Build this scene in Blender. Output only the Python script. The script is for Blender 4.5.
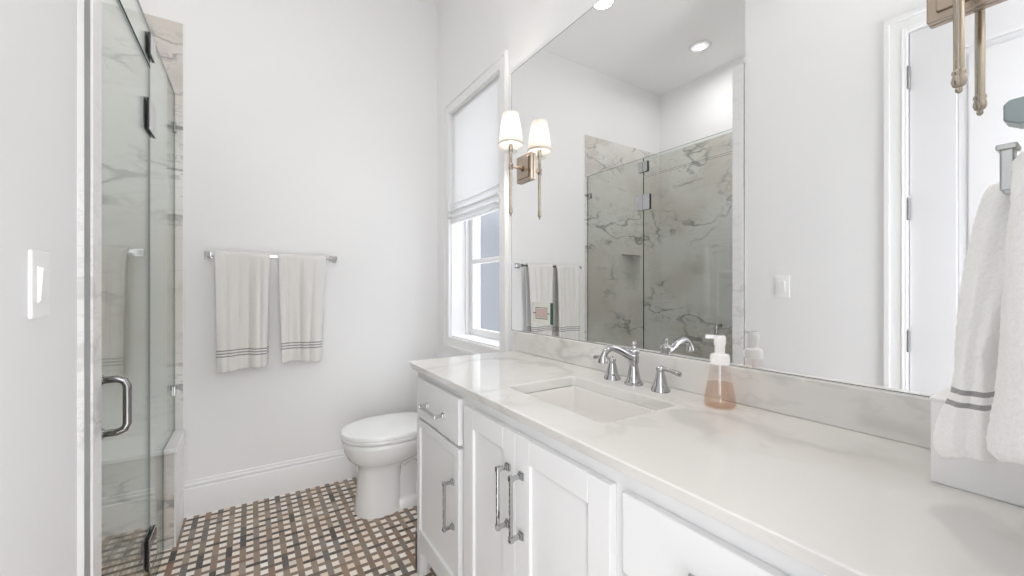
import bpy, bmesh, math, random
from mathutils import Vector, Matrix, noise as mnoise

for o in list(bpy.data.objects):
    bpy.data.objects.remove(o)
scene = bpy.context.scene
C = scene.collection
R = math.radians
random.seed(7)

# ------------------------------------------------------------------ camera
cam_d = bpy.data.cameras.new('camera')
cam_d.sensor_width = 36.0
cam_d.lens = 405.46 / 1024 * 36.0
cam_d.shift_y = -0.0003
cam_d.clip_start = 0.02
cam = bpy.data.objects.new('camera', cam_d)
cam.location = (0, 0, 1.2118)
cam.rotation_euler = (R(90), 0, R(-32.788))
C.objects.link(cam)
scene.camera = cam

# ------------------------------------------------------------------ exposure, world
scene.view_settings.view_transform = 'Standard'
scene.view_settings.look = 'None'
scene.view_settings.gamma = 1.0
scene.view_settings.exposure = 0.17
scene.view_settings.use_curve_mapping = False
cy = scene.cycles
cy.max_bounces = 16
cy.diffuse_bounces = 10
cy.glossy_bounces = 10
cy.transmission_bounces = 12
cy.transparent_max_bounces = 24
cy.use_denoising = True
cy.sample_clamp_indirect = 6.0

world = bpy.data.worlds.new('world')
scene.world = world
world.use_nodes = True
wt = world.node_tree
bg = wt.nodes['Background']
# daylight: a little bluer towards the window side, strong white fill added behind the doorway
tc = wt.nodes.new('ShaderNodeTexCoord')
sx = wt.nodes.new('ShaderNodeSeparateXYZ')
wt.links.new(tc.outputs['Generated'], sx.inputs[0])
mr = wt.nodes.new('ShaderNodeMapRange')
mr.inputs['From Min'].default_value = -0.1
mr.inputs['From Max'].default_value = 0.4
wt.links.new(sx.outputs['X'], mr.inputs['Value'])
mixw = wt.nodes.new('ShaderNodeMix'); mixw.data_type = 'RGBA'
# sky above a dim skyline
mrz = wt.nodes.new('ShaderNodeMapRange'); mrz.interpolation_type = 'SMOOTHSTEP'
mrz.inputs['From Min'].default_value = 0.12
mrz.inputs['From Max'].default_value = 0.55
wt.links.new(sx.outputs['Z'], mrz.inputs['Value'])
mixz = wt.nodes.new('ShaderNodeMix'); mixz.data_type = 'RGBA'
mixz.inputs[6].default_value = (0.66, 0.70, 0.77, 1)
mixz.inputs[7].default_value = (4.4, 4.5, 4.7, 1)
wt.links.new(mrz.outputs['Result'], mixz.inputs[0])
# unseen glow from below, added at window and doorway to lift the ceiling
mrg = wt.nodes.new('ShaderNodeMapRange'); mrg.interpolation_type = 'SMOOTHSTEP'
mrg.inputs['From Min'].default_value = -0.22
mrg.inputs['From Max'].default_value = -0.42
wt.links.new(sx.outputs['Z'], mrg.inputs['Value'])
mixg = wt.nodes.new('ShaderNodeMix'); mixg.data_type = 'RGBA'
wt.links.new(mrg.outputs['Result'], mixg.inputs[0])
wt.links.new(mixz.outputs[2], mixg.inputs[6])
mixg.inputs[7].default_value = (4.9, 4.9, 4.95, 1)
wt.links.new(mixg.outputs[2], mixw.inputs[7])
mixf = wt.nodes.new('ShaderNodeMix'); mixf.data_type = 'RGBA'
wt.links.new(mrg.outputs['Result'], mixf.inputs[0])
mixf.inputs[6].default_value = (4.3, 4.3, 4.3, 1)
mixf.inputs[7].default_value = (3.3, 3.3, 3.3, 1)
wt.links.new(mixf.outputs[2], mixw.inputs[6])
wt.links.new(mr.outputs['Result'], mixw.inputs[0])
wt.links.new(mixw.outputs[2], bg.inputs['Color'])
bg.inputs['Strength'].default_value = 1.0


def lamp(name, kind, loc, power, size=0.1, rot=(0, 0, 0), col=(1, 1, 1), spread=None):
    d = bpy.data.lights.new(name, kind)
    d.energy = power
    d.color = col
    if kind == 'AREA':
        d.shape = 'DISK'; d.size = size
        if spread: d.spread = spread
    else:
        d.shadow_soft_size = size
    o = bpy.data.objects.new(name, d)
    o.location = loc; o.rotation_euler = rot
    C.objects.link(o)
    return o


XM = 1.1209                                           # front of the mirror
XR, YB, XL, ZC = 1.1265, 2.7398, -0.3370, 3.2237     # mirror wall, back wall, left wall, ceiling
XSH = -1.367                                          # far tiled wall of the shower
YF = 0.03                                             # short wall with the towel hook
DL = [(0.164, 2.046), (-0.902, 1.99), (0.164, 0.75)]
lamp('downlight_lamp_room', 'AREA', (DL[0][0], DL[0][1], ZC - .012), .60, .13, col=(1, .985, .965), spread=R(170))
lamp('downlight_lamp_shower', 'AREA', (DL[1][0], DL[1][1], ZC - .012), 4.1, .07, col=(1, .985, .965), spread=R(172))
lamp('fill_lamp_entry', 'AREA', (DL[2][0], DL[2][1], ZC - .012), 1.5, .13, col=(1, .985, .965), spread=R(165))  # added fill lamp without a fixture, brightens the near end


# ------------------------------------------------------------------ materials
class NT:
    def __init__(s, mat):
        s.t = mat.node_tree
    def node(s, typ, **kw):
        n = s.t.nodes.new(typ)
        for k, v in kw.items(): setattr(n, k, v)
        return n
    def put(s, sock, v):
        if v is None: return
        if hasattr(v, 'is_output'): s.t.links.new(v, sock)
        elif isinstance(v, (tuple, list)) and len(v) == 3 and sock.type == 'RGBA': sock.default_value = (*v, 1)
        else: sock.default_value = v
    def m(s, op, a, b=None, c=None):
        n = s.node('ShaderNodeMath', operation=op)
        s.put(n.inputs[0], a); s.put(n.inputs[1], b)
        if c is not None: s.put(n.inputs[2], c)
        return n.outputs[0]
    def vm(s, op, a, b):
        n = s.node('ShaderNodeVectorMath', operation=op)
        s.put(n.inputs[0], a)
        if op == 'SCALE': s.put(n.inputs['Scale'], b)
        else: s.put(n.inputs[1], b)
        return n.outputs[0]
    def mix(s, f, a, b):
        n = s.node('ShaderNodeMix', data_type='RGBA')
        s.put(n.inputs[0], f); s.put(n.inputs[6], a); s.put(n.inputs[7], b)
        return n.outputs[2]
    def noise(s, vec, scale, detail=3, rough=.5):
        n = s.node('ShaderNodeTexNoise')
        s.put(n.inputs['Vector'], vec)
        n.inputs['Scale'].default_value = scale; n.inputs['Detail'].default_value = detail
        n.inputs['Roughness'].default_value = rough
        return n
    def ramp(s, f, stops):
        n = s.node('ShaderNodeValToRGB')
        e = n.color_ramp.elements
        while len(e) < len(stops): e.new(.5)
        for el, (p, c) in zip(e, stops):
            el.position = p; el.color = (*c, 1) if len(c) == 3 else c
        s.put(n.inputs[0], f)
        return n.outputs[0]
    def smooth(s, v, a, b, lo=0., hi=1.):
        n = s.node('ShaderNodeMapRange', interpolation_type='SMOOTHSTEP')
        s.put(n.inputs[0], v)
        for i, q in zip((1, 2, 3, 4), (a, b, lo, hi)): n.inputs[i].default_value = q
        return n.outputs[0]


def pm(name, col, rough=.5, metal=0., spec=.5, coat=0.):
    m = bpy.data.materials.new(name); m.use_nodes = True
    b = m.node_tree.nodes['Principled BSDF']
    b.inputs['Base Color'].default_value = (*col, 1)
    b.inputs['Roughness'].default_value = rough
    b.inputs['Metallic'].default_value = metal
    b.inputs['Specular IOR Level'].default_value = spec
    b.inputs['Coat Weight'].default_value = coat
    return m


def bsdf(m): return m.node_tree.nodes['Principled BSDF']


def paint(name, col, rough=.55, bump=.03):
    m = pm(name, col, rough, spec=.3)
    n = NT(m)
    co = n.node('ShaderNodeTexCoord').outputs['Object']
    f = n.noise(co, 220, 2).outputs[0]
    b = n.node('ShaderNodeBump'); b.inputs['Strength'].default_value = bump; b.inputs['Distance'].default_value = .001
    n.put(b.inputs['Height'], f)
    n.put(bsdf(m).inputs['Normal'], b.outputs[0])
    v = n.noise(co, 1.3, 2).outputs[0]
    n.put(bsdf(m).inputs['Base Color'], n.mix(v, col, tuple(c * .985 for c in col)))
    return m


def marble(name, base, vein, scale, amount, rough, warm=None, grout=False, width=.035, seed=0.):
    m = pm(name, base, rough)
    n = NT(m)
    co = n.node('ShaderNodeTexCoord').outputs['Object']
    mp = n.node('ShaderNodeMapping'); n.put(mp.inputs[0], co)
    mp.inputs['Location'].default_value = (seed, seed * .7, seed * 1.3)
    mp.inputs['Rotation'].default_value = (R(28), R(33), R(20))
    mp.inputs['Scale'].default_value = (1., 1., 2.1)
    co2 = mp.outputs[0]
    d1 = n.noise(co2, scale * 1.6, 4, .6).outputs['Color']
    dist = n.vm('SCALE', n.vm('SUBTRACT', d1, (.5, .5, .5)), .55 / scale)
    p = n.vm('ADD', co2, dist)
    v1 = n.m('ABSOLUTE', n.m('SUBTRACT', n.noise(p, scale, 2, .45).outputs[0], .5))
    l1 = n.smooth(v1, 0.0, width, 1, 0)
    brk = n.smooth(n.noise(co, scale * 1.1, 2).outputs[0], .40, .62)
    v2 = n.m('ABSOLUTE', n.m('SUBTRACT', n.noise(p, scale * 2.3, 3, .55).outputs[0], .47))
    l2 = n.m('MULTIPLY', n.smooth(v2, 0.0, width * .9, 1, 0), .45)
    cloud = n.m('MULTIPLY', n.smooth(n.noise(p, scale * .8, 4, .6).outputs[0], .5, .75), .35)
    tot = n.m('ADD', n.m('MULTIPLY', n.m('MAXIMUM', l1, l2), brk), cloud)
    fac = n.m('MINIMUM', n.m('MULTIPLY', tot, amount), 1.0)
    bc = base
    if warm: bc = n.mix(n.smooth(n.noise(co, scale * .9, 2).outputs[0], .42, .66), base, warm)
    col = n.mix(fac, bc, vein)
    if grout:
        sp = n.node('ShaderNodeSeparateXYZ'); n.put(sp.inputs[0], co)
        hz = n.m('ADD', sp.outputs[0], sp.outputs[1])
        gz = n.m('LESS_THAN', n.m('FRACT', n.m('ADD', n.m('DIVIDE', sp.outputs[2], .4336), 10.)), .006)
        row = n.m('FLOOR', n.m('ADD', n.m('DIVIDE', sp.outputs[2], .4336), 10.))
        gh = n.m('LESS_THAN', n.m('FRACT', n.m('ADD', n.m('ADD', n.m('DIVIDE', hz, .62), 10.17), n.m('MULTIPLY', row, .5))), .0045)
        col = n.mix(n.m('MULTIPLY', n.m('MAXIMUM', gz, gh), .45), col, (.45, .44, .43))
    n.put(bsdf(m).inputs['Base Color'], col)
    return m


def mosaic(name):
    """Basketweave of thin brown and grey marble sticks round small cream squares."""
    m = pm(name, (.5, .4, .3), .28)
    n = NT(m)
    co = n.node('ShaderNodeTexCoord').outputs['Object']
    sp = n.node('ShaderNodeSeparateXYZ'); n.put(sp.inputs[0], co)
    P, W = .0530, .54
    WY = .60
    ux = n.m('ADD', n.m('DIVIDE', sp.outputs[0], P), 200.35)
    uy = n.m('ADD', n.m('DIVIDE', sp.outputs[1], P), 200.1)
    ix, iy = n.m('FLOOR', ux), n.m('FLOOR', uy)
    fx, fy = n.m('FRACT', ux), n.m('FRACT', uy)
    colband = n.m('GREATER_THAN', fx, W)
    rowband = n.m('GREATER_THAN', fy, WY)
    par = n.m('MODULO', n.m('ADD', ix, iy), 2.0)                    # 0: the upright stick runs over this crossing
    npar = n.m('SUBTRACT', 1.0, par)
    cross = n.m('MULTIPLY', colband, rowband)
    # upright stick: pixels of a column band; between two crossings they belong to the stick of the one with parity 0
    jv = n.m('SUBTRACT', iy, par)
    idv = n.node('ShaderNodeCombineXYZ'); n.put(idv.inputs[0], ix); n.put(idv.inputs[1], jv); idv.inputs[2].default_value = 3.3
    jh = n.m('SUBTRACT', ix, npar)
    idh = n.node('ShaderNodeCombineXYZ'); n.put(idh.inputs[0], jh); n.put(idh.inputs[1], iy); idh.inputs[2].default_value = 9.7
    idw = n.node('ShaderNodeCombineXYZ'); n.put(idw.inputs[0], ix); n.put(idw.inputs[1], iy); idw.inputs[2].default_value = 5.1
    isv = n.m('MULTIPLY', colband, n.m('SUBTRACT', 1.0, n.m('MULTIPLY', cross, par)))
    def rnd(v):
        w = n.node('ShaderNodeTexWhiteNoise', noise_dimensions='3D'); n.put(w.inputs['Vector'], v); return w.outputs['Value']
    stops = [(0, (.012, .012, .013)), (.05, (.05, .042, .038)), (.13, (.15, .14, .135)), (.25, (.235, .165, .115)),
             (.40, (.275, .195, .135)), (.55, (.33, .25, .185)), (.68, (.21, .19, .175)), (.80, (.37, .285, .215)),
             (.90, (.24, .115, .06)), (1, (.40, .355, .31))]
    cv = n.ramp(rnd(idv.outputs[0]), stops)
    ch = n.ramp(rnd(idh.outputs[0]), [(0, (.012, .010, .010)), (.14, (.05, .038, .032)), (.35, (.12, .085, .062)), (.6, (.20, .14, .10)),
                                      (.82, (.28, .205, .15)), (1, (.17, .085, .045))])
    cw = n.ramp(rnd(idw.outputs[0]), [(0, (.76, .60, .47)), (.25, (.90, .82, .73)), (.6, (.96, .92, .87)), (.85, (.88, .76, .65)), (1, (.72, .66, .60))])
    c = n.mix(isv, ch, cv)
    white = n.m('SUBTRACT', 1.0, n.m('MAXIMUM', colband, rowband))
    # streaks along the stone
    ms = n.node('ShaderNodeMapping'); n.put(ms.inputs[0], co); ms.inputs['Scale'].default_value = (1.0, .35, 1)
    st = n.noise(ms.outputs[0], 210, 2, .6).outputs[0]
    c = n.mix(n.m('MULTIPLY', n.smooth(st, .40, .75), .28), c, (.44, .35, .27))
    c = n.mix(white, c, cw)
    # fine joints round the cream squares
    e = .018
    gx = n.m('MAXIMUM', n.m('LESS_THAN', fx, e), n.m('LESS_THAN', n.m('ABSOLUTE', n.m('SUBTRACT', fx, W)), e))
    gy = n.m('MAXIMUM', n.m('LESS_THAN', fy, e), n.m('LESS_THAN', n.m('ABSOLUTE', n.m('SUBTRACT', fy, WY)), e))
    g = n.m('MINIMUM', n.m('MAXIMUM', gx, gy), n.m('SUBTRACT', 1.0, cross))
    c = n.mix(n.m('MULTIPLY', g, .4), c, (.50, .45, .40))
    n.put(bsdf(m).inputs['Base Color'], c)
    return m


def glass(name, tint, refl=1.0):
    """Flat pane: clear transmission and a Fresnel mirror coat on each face."""
    m = bpy.data.materials.new(name); m.use_nodes = True
    n = NT(m); t = m.node_tree
    t.nodes.remove(t.nodes['Principled BSDF'])
    lw = n.node('ShaderNodeLayerWeight'); lw.inputs[0].default_value = .5
    f = n.m('ADD', .04, n.m('MULTIPLY', n.m('POWER', lw.outputs['Facing'], 6.5), .96 * refl))
    tr = n.node('ShaderNodeBsdfTransparent'); tr.inputs[0].default_value = (*tint, 1)
    gl = n.node('ShaderNodeBsdfGlossy'); gl.inputs['Roughness'].default_value = 0.0
    gl.inputs['Color'].default_value = (.97, 1, .985, 1)
    mx = n.node('ShaderNodeMixShader')
    n.put(mx.inputs[0], f); n.put(mx.inputs[1], tr.outputs[0]); n.put(mx.inputs[2], gl.outputs[0])
    n.put(t.nodes['Material Output'].inputs[0], mx.outputs[0])
    return m


def terry(name, bands, xmin=None, col=(.80, .785, .765), stripe=(.27, .26, .26), scale=420):
    m = pm(name, col, .95, spec=.1)
    bsdf(m).inputs['Sheen Weight'].default_value = .25
    n = NT(m)
    co = n.node('ShaderNodeTexCoord').outputs['Object']
    geo = n.node('ShaderNodeNewGeometry').outputs['Position']
    sp = n.node('ShaderNodeSeparateXYZ'); n.put(sp.inputs[0], geo)
    f = None
    for a, b in bands:
        q = n.m('MULTIPLY', n.m('GREATER_THAN', sp.outputs[2], a), n.m('LESS_THAN', sp.outputs[2], b))
        f = q if f is None else n.m('MAXIMUM', f, q)
    if xmin is not None: f = n.m('MULTIPLY', f, n.m('GREATER_THAN', sp.outputs[0], xmin))
    ns = n.noise(co, scale, 2, .7).outputs[0]
    c0 = n.mix(n.smooth(ns, .3, .7), tuple(c * .96 for c in col), tuple(min(1, c * 1.02) for c in col))
    n.put(bsdf(m).inputs['Base Color'], n.mix(n.m('MULTIPLY', f, .85), c0, stripe))
    b = n.node('ShaderNodeBump'); b.inputs['Strength'].default_value = .45; b.inputs['Distance'].default_value = .002
    n.put(b.inputs['Height'], ns); n.put(bsdf(m).inputs['Normal'], b.outputs[0])
    return m


WALL = paint('wall_paint', (.90, .90, .905))
CEIL = paint('ceiling_paint', (.95, .95, .95))
TRIM = paint('trim_paint', (.89, .89, .895), .35, .01)
CAB = paint('cabinet_paint', (.76, .765, .77), .35, .01)
DOORP = paint('door_paint', (.76, .76, .775), .35, .01)
FLOOR = mosaic('mosaic_floor')
TILE = marble('shower_marble', (.78, .77, .75), (.27, .265, .26), 2.3, .85, .10, warm=(.69, .645, .595), grout=True, width=.032, seed=3.1)
JAMB = marble('jamb_marble', (.84, .835, .83), (.55, .54, .53), 3.4, .6, .06, seed=1.7)
QUARTZ = marble('counter_marble', (.765, .755, .735), (.50, .49, .475), 1.9, .60, .08, warm=(.73, .71, .68), width=.05, seed=5.3)
CAP = marble('bench_cap_marble', (.86, .855, .85), (.68, .67, .66), 3.0, .4, .2, seed=8.)
CHROME = pm('chrome', (.50, .50, .51), .05, 1.)
NICKEL = pm('satin_nickel', (.36, .36, .36), .25, 1.)
DARKCHROME = pm('dark_chrome', (.30, .295, .29), .10, 1.)
STRIP = pm('strip_metal', (.40, .40, .40), .18, 1.)
HOOKM = pm('brushed_hook_metal', (.52, .53, .525), .30, 1.)
HOOKT = pm('teal_grey_metal', (.29, .335, .34), .32, .9)  # teal grey tone, used on the upper prong only
BRASS = pm('antique_brass', (.42, .35, .285), .24, 1.)
BRASSL = pm('pale_brass', (.44, .395, .325), .18, 1.)
CERAMIC = pm('white_ceramic', (.88, .885, .89), .08, coat=.3)
SINKM = pm('sink_ceramic', (.79, .77, .745), .10, coat=.3)
PLAST = pm('white_plastic', (.93, .93, .93), .5)
PUMP = pm('pump_plastic', (.90, .89, .89), .3)
DARK = pm('dark_gap', (.03, .03, .03), .6)
MIRROR = pm('mirror_silver', (.94, .945, .945), 0.0, 1.)
MIRROREDGE = pm('mirror_edge', (.20, .21, .21), .25, .6)
GLASS = glass('shower_glass', (.925, .94, .925))
GEDGE = pm('green_glass_edge', (.004, .055, .035), .5, spec=.1)
DARKEDGE = pm('painted_dark_edge', (.02, .02, .02), .5)  # dark reflection on hinge and clip edges, painted as a black layer
WGLASS = glass('window_glass', (.80, .81, .82), .6)
WHITEBOX = paint('white_box_card', (.90, .90, .90), .5, .01)
PAPER = pm('card_paper', (.72, .70, .64), .6)
PINK = pm('card_pink', (.58, .43, .41), .6)
GREEN = pm('card_green', (.03, .10, .075), .5)
LENS = pm('downlight_lens', (.9, .9, .9), .4)
bsdf(LENS).inputs['Emission Color'].default_value = (1, .99, .97, 1)
bsdf(LENS).inputs['Emission Strength'].default_value = 3.0
LENSDIM = pm('downlight_lens_dim', (.9, .9, .9), .4)
bsdf(LENSDIM).inputs['Emission Color'].default_value = (1, .99, .97, 1)
bsdf(LENSDIM).inputs['Emission Strength'].default_value = .45

# lamp shade fabric, lit from inside
SHADE = bpy.data.materials.new('lit_shade_fabric'); SHADE.use_nodes = True
_n = NT(SHADE); _t = SHADE.node_tree; _t.nodes.remove(_t.nodes['Principled BSDF'])
_d = _n.node('ShaderNodeBsdfDiffuse'); _d.inputs[0].default_value = (.85, .83, .80, 1)
_tl = _n.node('ShaderNodeBsdfTranslucent'); _tl.inputs[0].default_value = (.55, .52, .48, 1)
_em = _n.node('ShaderNodeEmission'); _em.inputs[0].default_value = (1, .96, .91, 1); _em.inputs[1].default_value = .30
_mx = _n.node('ShaderNodeMixShader'); _mx.inputs[0].default_value = .5
_ad = _n.node('ShaderNodeAddShader')
_n.put(_mx.inputs[1], _d.outputs[0]); _n.put(_mx.inputs[2], _tl.outputs[0])
_n.put(_ad.inputs[0], _mx.outputs[0]); _n.put(_ad.inputs[1], _em.outputs[0])
_n.put(_t.nodes['Material Output'].inputs[0], _ad.outputs[0])
TRIMTAPE = pm('shade_trim_tape', (.72, .66, .58), .8)

# roman shade cloth: lets daylight through
CLOTH = bpy.data.materials.new('roman_shade_cloth'); CLOTH.use_nodes = True
_n = NT(CLOTH); _t = CLOTH.node_tree; _t.nodes.remove(_t.nodes['Principled BSDF'])
_d = _n.node('ShaderNodeBsdfDiffuse')
_co = _n.node('ShaderNodeTexCoord').outputs['Object']
_mp = _n.node('ShaderNodeMapping'); _n.put(_mp.inputs[0], _co); _mp.inputs['Scale'].default_value = (1, 40, 300)
_wv = _n.noise(_mp.outputs[0], 3, 2).outputs[0]
_n.put(_d.inputs[0], _n.mix(_wv, (.93, .93, .93), (.87, .87, .875)))
_tl = _n.node('ShaderNodeBsdfTranslucent'); _tl.inputs[0].default_value = (.9, .9, .9, 1)
_mx = _n.node('ShaderNodeMixShader'); _mx.inputs[0].default_value = .50
_n.put(_mx.inputs[1], _d.outputs[0]); _n.put(_mx.inputs[2], _tl.outputs[0])
_n.put(_t.nodes['Material Output'].inputs[0], _mx.outputs[0])

# soap bottle plastic and soap
BOTTLE = glass('clear_bottle', (.975, .945, .93), .5)
SOAP = glass('pink_brown_soap', (.945, .87, .815), .2)
CRYSTAL = glass('clear_glass_disc', (.92, .92, .90), .8)


# ------------------------------------------------------------------ mesh building
class MB:
    def __init__(s): s.bm = bmesh.new()
    def box(s, x0, x1, y0, y1, z0, z1, mi=0):
        vs = [s.bm.verts.new((x, y, z)) for z in (z0, z1) for y in (y0, y1) for x in (x0, x1)]
        for f in ((0, 2, 3, 1), (4, 5, 7, 6), (0, 1, 5, 4), (2, 6, 7, 3), (0, 4, 6, 2), (1, 3, 7, 5)):
            fc = s.bm.faces.new([vs[i] for i in f]); fc.material_index = mi
        return s
    def prism(s, pts, axis, a, b, side_mi=0, mi=0):
        """Polygon in the two other axes, extruded from a to b along axis."""
        def P(p, w):
            return {'x': (w, p[0], p[1]), 'y': (p[0], w, p[1]), 'z': (p[0], p[1], w)}[axis]
        A = [s.bm.verts.new(P(p, a)) for p in pts]; B = [s.bm.verts.new(P(p, b)) for p in pts]
        n = len(pts)
        for L in (A, B[::-1]):
            f = s.bm.faces.new(L); f.material_index = mi
        for i in range(n):
            f = s.bm.faces.new((A[i], B[i], B[(i + 1) % n], A[(i + 1) % n])); f.material_index = side_mi
        return s
    def loft(s, loops, cap0=True, cap1=True, closed=True):
        V = [[s.bm.verts.new(p) for p in L] for L in loops]
        n = len(V[0])
        for a, b in zip(V[:-1], V[1:]):
            for i in range(n if closed else n - 1):
                s.bm.faces.new((a[i], a[(i + 1) % n], b[(i + 1) % n], b[i]))
        if cap0: s.bm.faces.new(V[0][::-1])
        if cap1: s.bm.faces.new(V[-1])
        return s
    def lathe(s, prof, c, seg=24, axis='z', cap0=True, cap1=True):
        loops = []
        for r, h in prof:
            L = []
            for k in range(seg):
                a = 2 * math.pi * k / seg
                p, q = r * math.cos(a), r * math.sin(a)
                v = {'z': (p, q, h), 'x': (h, p, q), 'y': (p, h, q)}[axis]
                L.append((c[0] + v[0], c[1] + v[1], c[2] + v[2]))
            loops.append(L)
        return s.loft(loops, cap0, cap1)
    def tube(s, pts, r, seg=12):
        pts = [Vector(p) for p in pts]
        rs = r if isinstance(r, (list, tuple)) else [r] * len(pts)
        up = None; loops = []
        for i, p in enumerate(pts):
            t = (pts[min(i + 1, len(pts) - 1)] - pts[max(i - 1, 0)]).normalized()
            if up is None:
                up = Vector((0, 0, 1)) if abs(t.z) < .9 else Vector((1, 0, 0))
            a = (up - t * up.dot(t)).normalized(); b = t.cross(a); up = a
            loops.append([p + (a * math.cos(2 * math.pi * k / seg) + b * math.sin(2 * math.pi * k / seg)) * rs[i] for k in range(seg)])
        return s.loft(loops)
    def build(s, name, mat, parent=None, loc=None, bevel=0., smooth=None, segs=2):
        bmesh.ops.recalc_face_normals(s.bm, faces=s.bm.faces)
        L = Vector(loc) if loc is not None else (Vector(parent['_o']) if parent is not None else Vector((0, 0, 0)))
        bmesh.ops.translate(s.bm, vec=-L, verts=s.bm.verts)
        me = bpy.data.meshes.new(name); s.bm.to_mesh(me); s.bm.free()
        for m_ in (mat if isinstance(mat, (list, tuple)) else [mat]): me.materials.append(m_)
        if smooth is not None:
            me.polygons.foreach_set('use_smooth', [True] * len(me.polygons))
            me.set_sharp_from_angle(angle=R(smooth))
        o = bpy.data.objects.new(name, me); C.objects.link(o)
        o['_o'] = tuple(L)
        if parent is not None: o.parent = parent
        else: o.location = L
        if bevel:
            b = o.modifiers.new('bevel', 'BEVEL'); b.width = bevel; b.segments = segs
            b.limit_method = 'ANGLE'; b.angle_limit = R(40)
        return o


def spline(pts, n=8):
    out = []
    P = [Vector(p) for p in pts]
    P = [P[0] * 2 - P[1]] + P + [P[-1] * 2 - P[-2]]
    for i in range(1, len(P) - 2):
        for k in range(n):
            t = k / n
            a, b, c, d = P[i - 1], P[i], P[i + 1], P[i + 2]
            out.append(.5 * ((2 * b) + (c - a) * t + (2 * a - 5 * b + 4 * c - d) * t * t + (3 * b - a - 3 * c + d) * t ** 3))
    out.append(P[-2])
    return out


def interp(xs, ys, x):
    if x <= xs[0]: return ys[0]
    for a, b, p, q in zip(xs, xs[1:], ys, ys[1:]):
        if x <= b: return p + (q - p) * (x - a) / (b - a)
    return ys[-1]


def tag(o, label, cat, group=None, kind=None):
    o['label'] = label; o['category'] = cat
    if group: o['group'] = group
    if kind: o['kind'] = kind
    return o


def thing(name, loc, label, cat, group=None, kind=None):
    o = bpy.data.objects.new(name, None); o.location = loc; o.empty_display_size = .05
    C.objects.link(o); o['_o'] = tuple(loc)
    return tag(o, label, cat, group, kind)


def struct(o, label, cat): return tag(o, label, cat, kind='structure')


# ------------------------------------------------------------------ room shell
T = .12
struct(MB().box(XSH - T, XR + .25, -.14, YB + T, -.1, 0).build('floor', FLOOR), 'brown and cream basketweave mosaic tile floor', 'floor')
struct(MB().box(XSH - T, XR + .25, -.15, YB + T, ZC, ZC + .1).build('ceiling', CEIL), 'flat white ceiling seen in the mirror', 'ceiling')

# back wall with the recess for the shower niche
NX0, NX1, NZ0, NZ1 = -1.059, -.783, 1.198, 1.541
b = MB()
b.box(NX1, XR + .25, YB, YB + T, 0, ZC).box(XSH - T, NX0, YB, YB + T, 0, ZC)
b.box(NX0, NX1, YB, YB + T, 0, NZ0).box(NX0, NX1, YB, YB + T, NZ1, ZC)
struct(b.build('wall_back', WALL), 'white painted back wall behind the towel bar', 'wall')
# right wall with the window opening
WY0, WY1, WZ0, WZ1 = 1.848, 2.503, .885, 2.372
WT = .22
b = MB()
b.box(XR, XR + WT, -.15, WY0, 0, ZC).box(XR, XR + WT, WY1, YB, 0, ZC)
b.box(XR, XR + WT, WY0, WY1, 0, WZ0).box(XR, XR + WT, WY0, WY1, WZ1, ZC)
struct(b.build('wall_right', WALL), 'white wall carrying the mirror and the window', 'wall')
# left wall, with a door opening, ends where the shower begins
YE = 1.330
DY1, DY0, DZ = .590, -.22, 2.405
b = MB()
b.box(XL - T, XL, DY1, YE, 0, ZC).box(XL - T, XL, DY0, DY1, DZ, ZC).box(XL - T, XL, -.30, DY0, 0, ZC)
struct(b.build('wall_left', WALL), 'white wall with the light switch at the left', 'wall')
b = MB().box(XSH, XL - T, YE - T, YE - .008, 0, ZC)
struct(b.build('wall_shower_near', WALL), 'short white wall closing the near end of the shower', 'wall')
struct(MB().box(XSH - T, XSH, YE - T, YB, 0, ZC).build('wall_shower_left', WALL), 'white wall above the tile on the far side of the shower', 'wall')
# short wall by the counter end; the camera stands in the doorway beside it
b = MB().box(.36, XR, YF - .14, YF, 0, ZC).box(XL, .36, YF - .14, YF, 2.45, ZC)
struct(b.build('wall_front', WALL), 'white wall at the counter end holding the hook', 'wall')

# shower tile (a hand above head height), thin slabs on the walls
ZT = 2.60
TT = .008
b = MB()
b.box(NX1, -.300, YB - TT, YB, 0, ZT).box(XSH, NX0, YB - TT, YB, 0, ZT)
b.box(NX0, NX1, YB - TT, YB, 0, NZ0).box(NX0, NX1, YB - TT, YB, NZ1, ZT)
# niche lining
D = .09
b.box(NX0, NX1, YB + D, YB + D + .01, NZ0, NZ1).box(NX0, NX0 + .004, YB - TT, YB + D, NZ0, NZ1).box(NX1 - .004, NX1, YB - TT, YB + D, NZ0, NZ1)
b.box(NX0, NX1, YB - TT, YB + D, NZ0, NZ0 + .004).box(NX0, NX1, YB - TT, YB + D, NZ1 - .004, NZ1)
struct(b.build('wall_shower_tile_back', TILE), 'grey veined marble tile with a niche on the back wall', 'tiled wall')
struct(MB().box(XSH, XSH + TT, YE, YB - TT, 0, ZT).build('wall_shower_tile_left', TILE), 'grey veined marble tile on the far side of the shower', 'tiled wall')
struct(MB().box(XSH + TT, XL - T, YE - .008, YE, 0, ZT).build('wall_shower_tile_near', TILE), 'marble tile on the near end inside the shower', 'tiled wall')
# marble jamb where the left wall ends
struct(MB().box(XL - .10, XL + .026, YE, 1.398, 0, ZT).build('trim_1', JAMB, bevel=.003), 'pale marble jamb beside the shower door', 'trim')
struct(MB().box(XL + .0125, XL + .022, YE - .003, YE, 0, ZT).build('trim_2', STRIP), 'narrow dark chrome strip on the marble jamb', 'trim')
# pale metal edging of the back tile
struct(MB().box(-.300, -.296, YB - TT - .001, YB, 0.474, ZT).build('trim_3', TRIM), 'thin pale edge strip of the back wall tile', 'trim')


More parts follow.
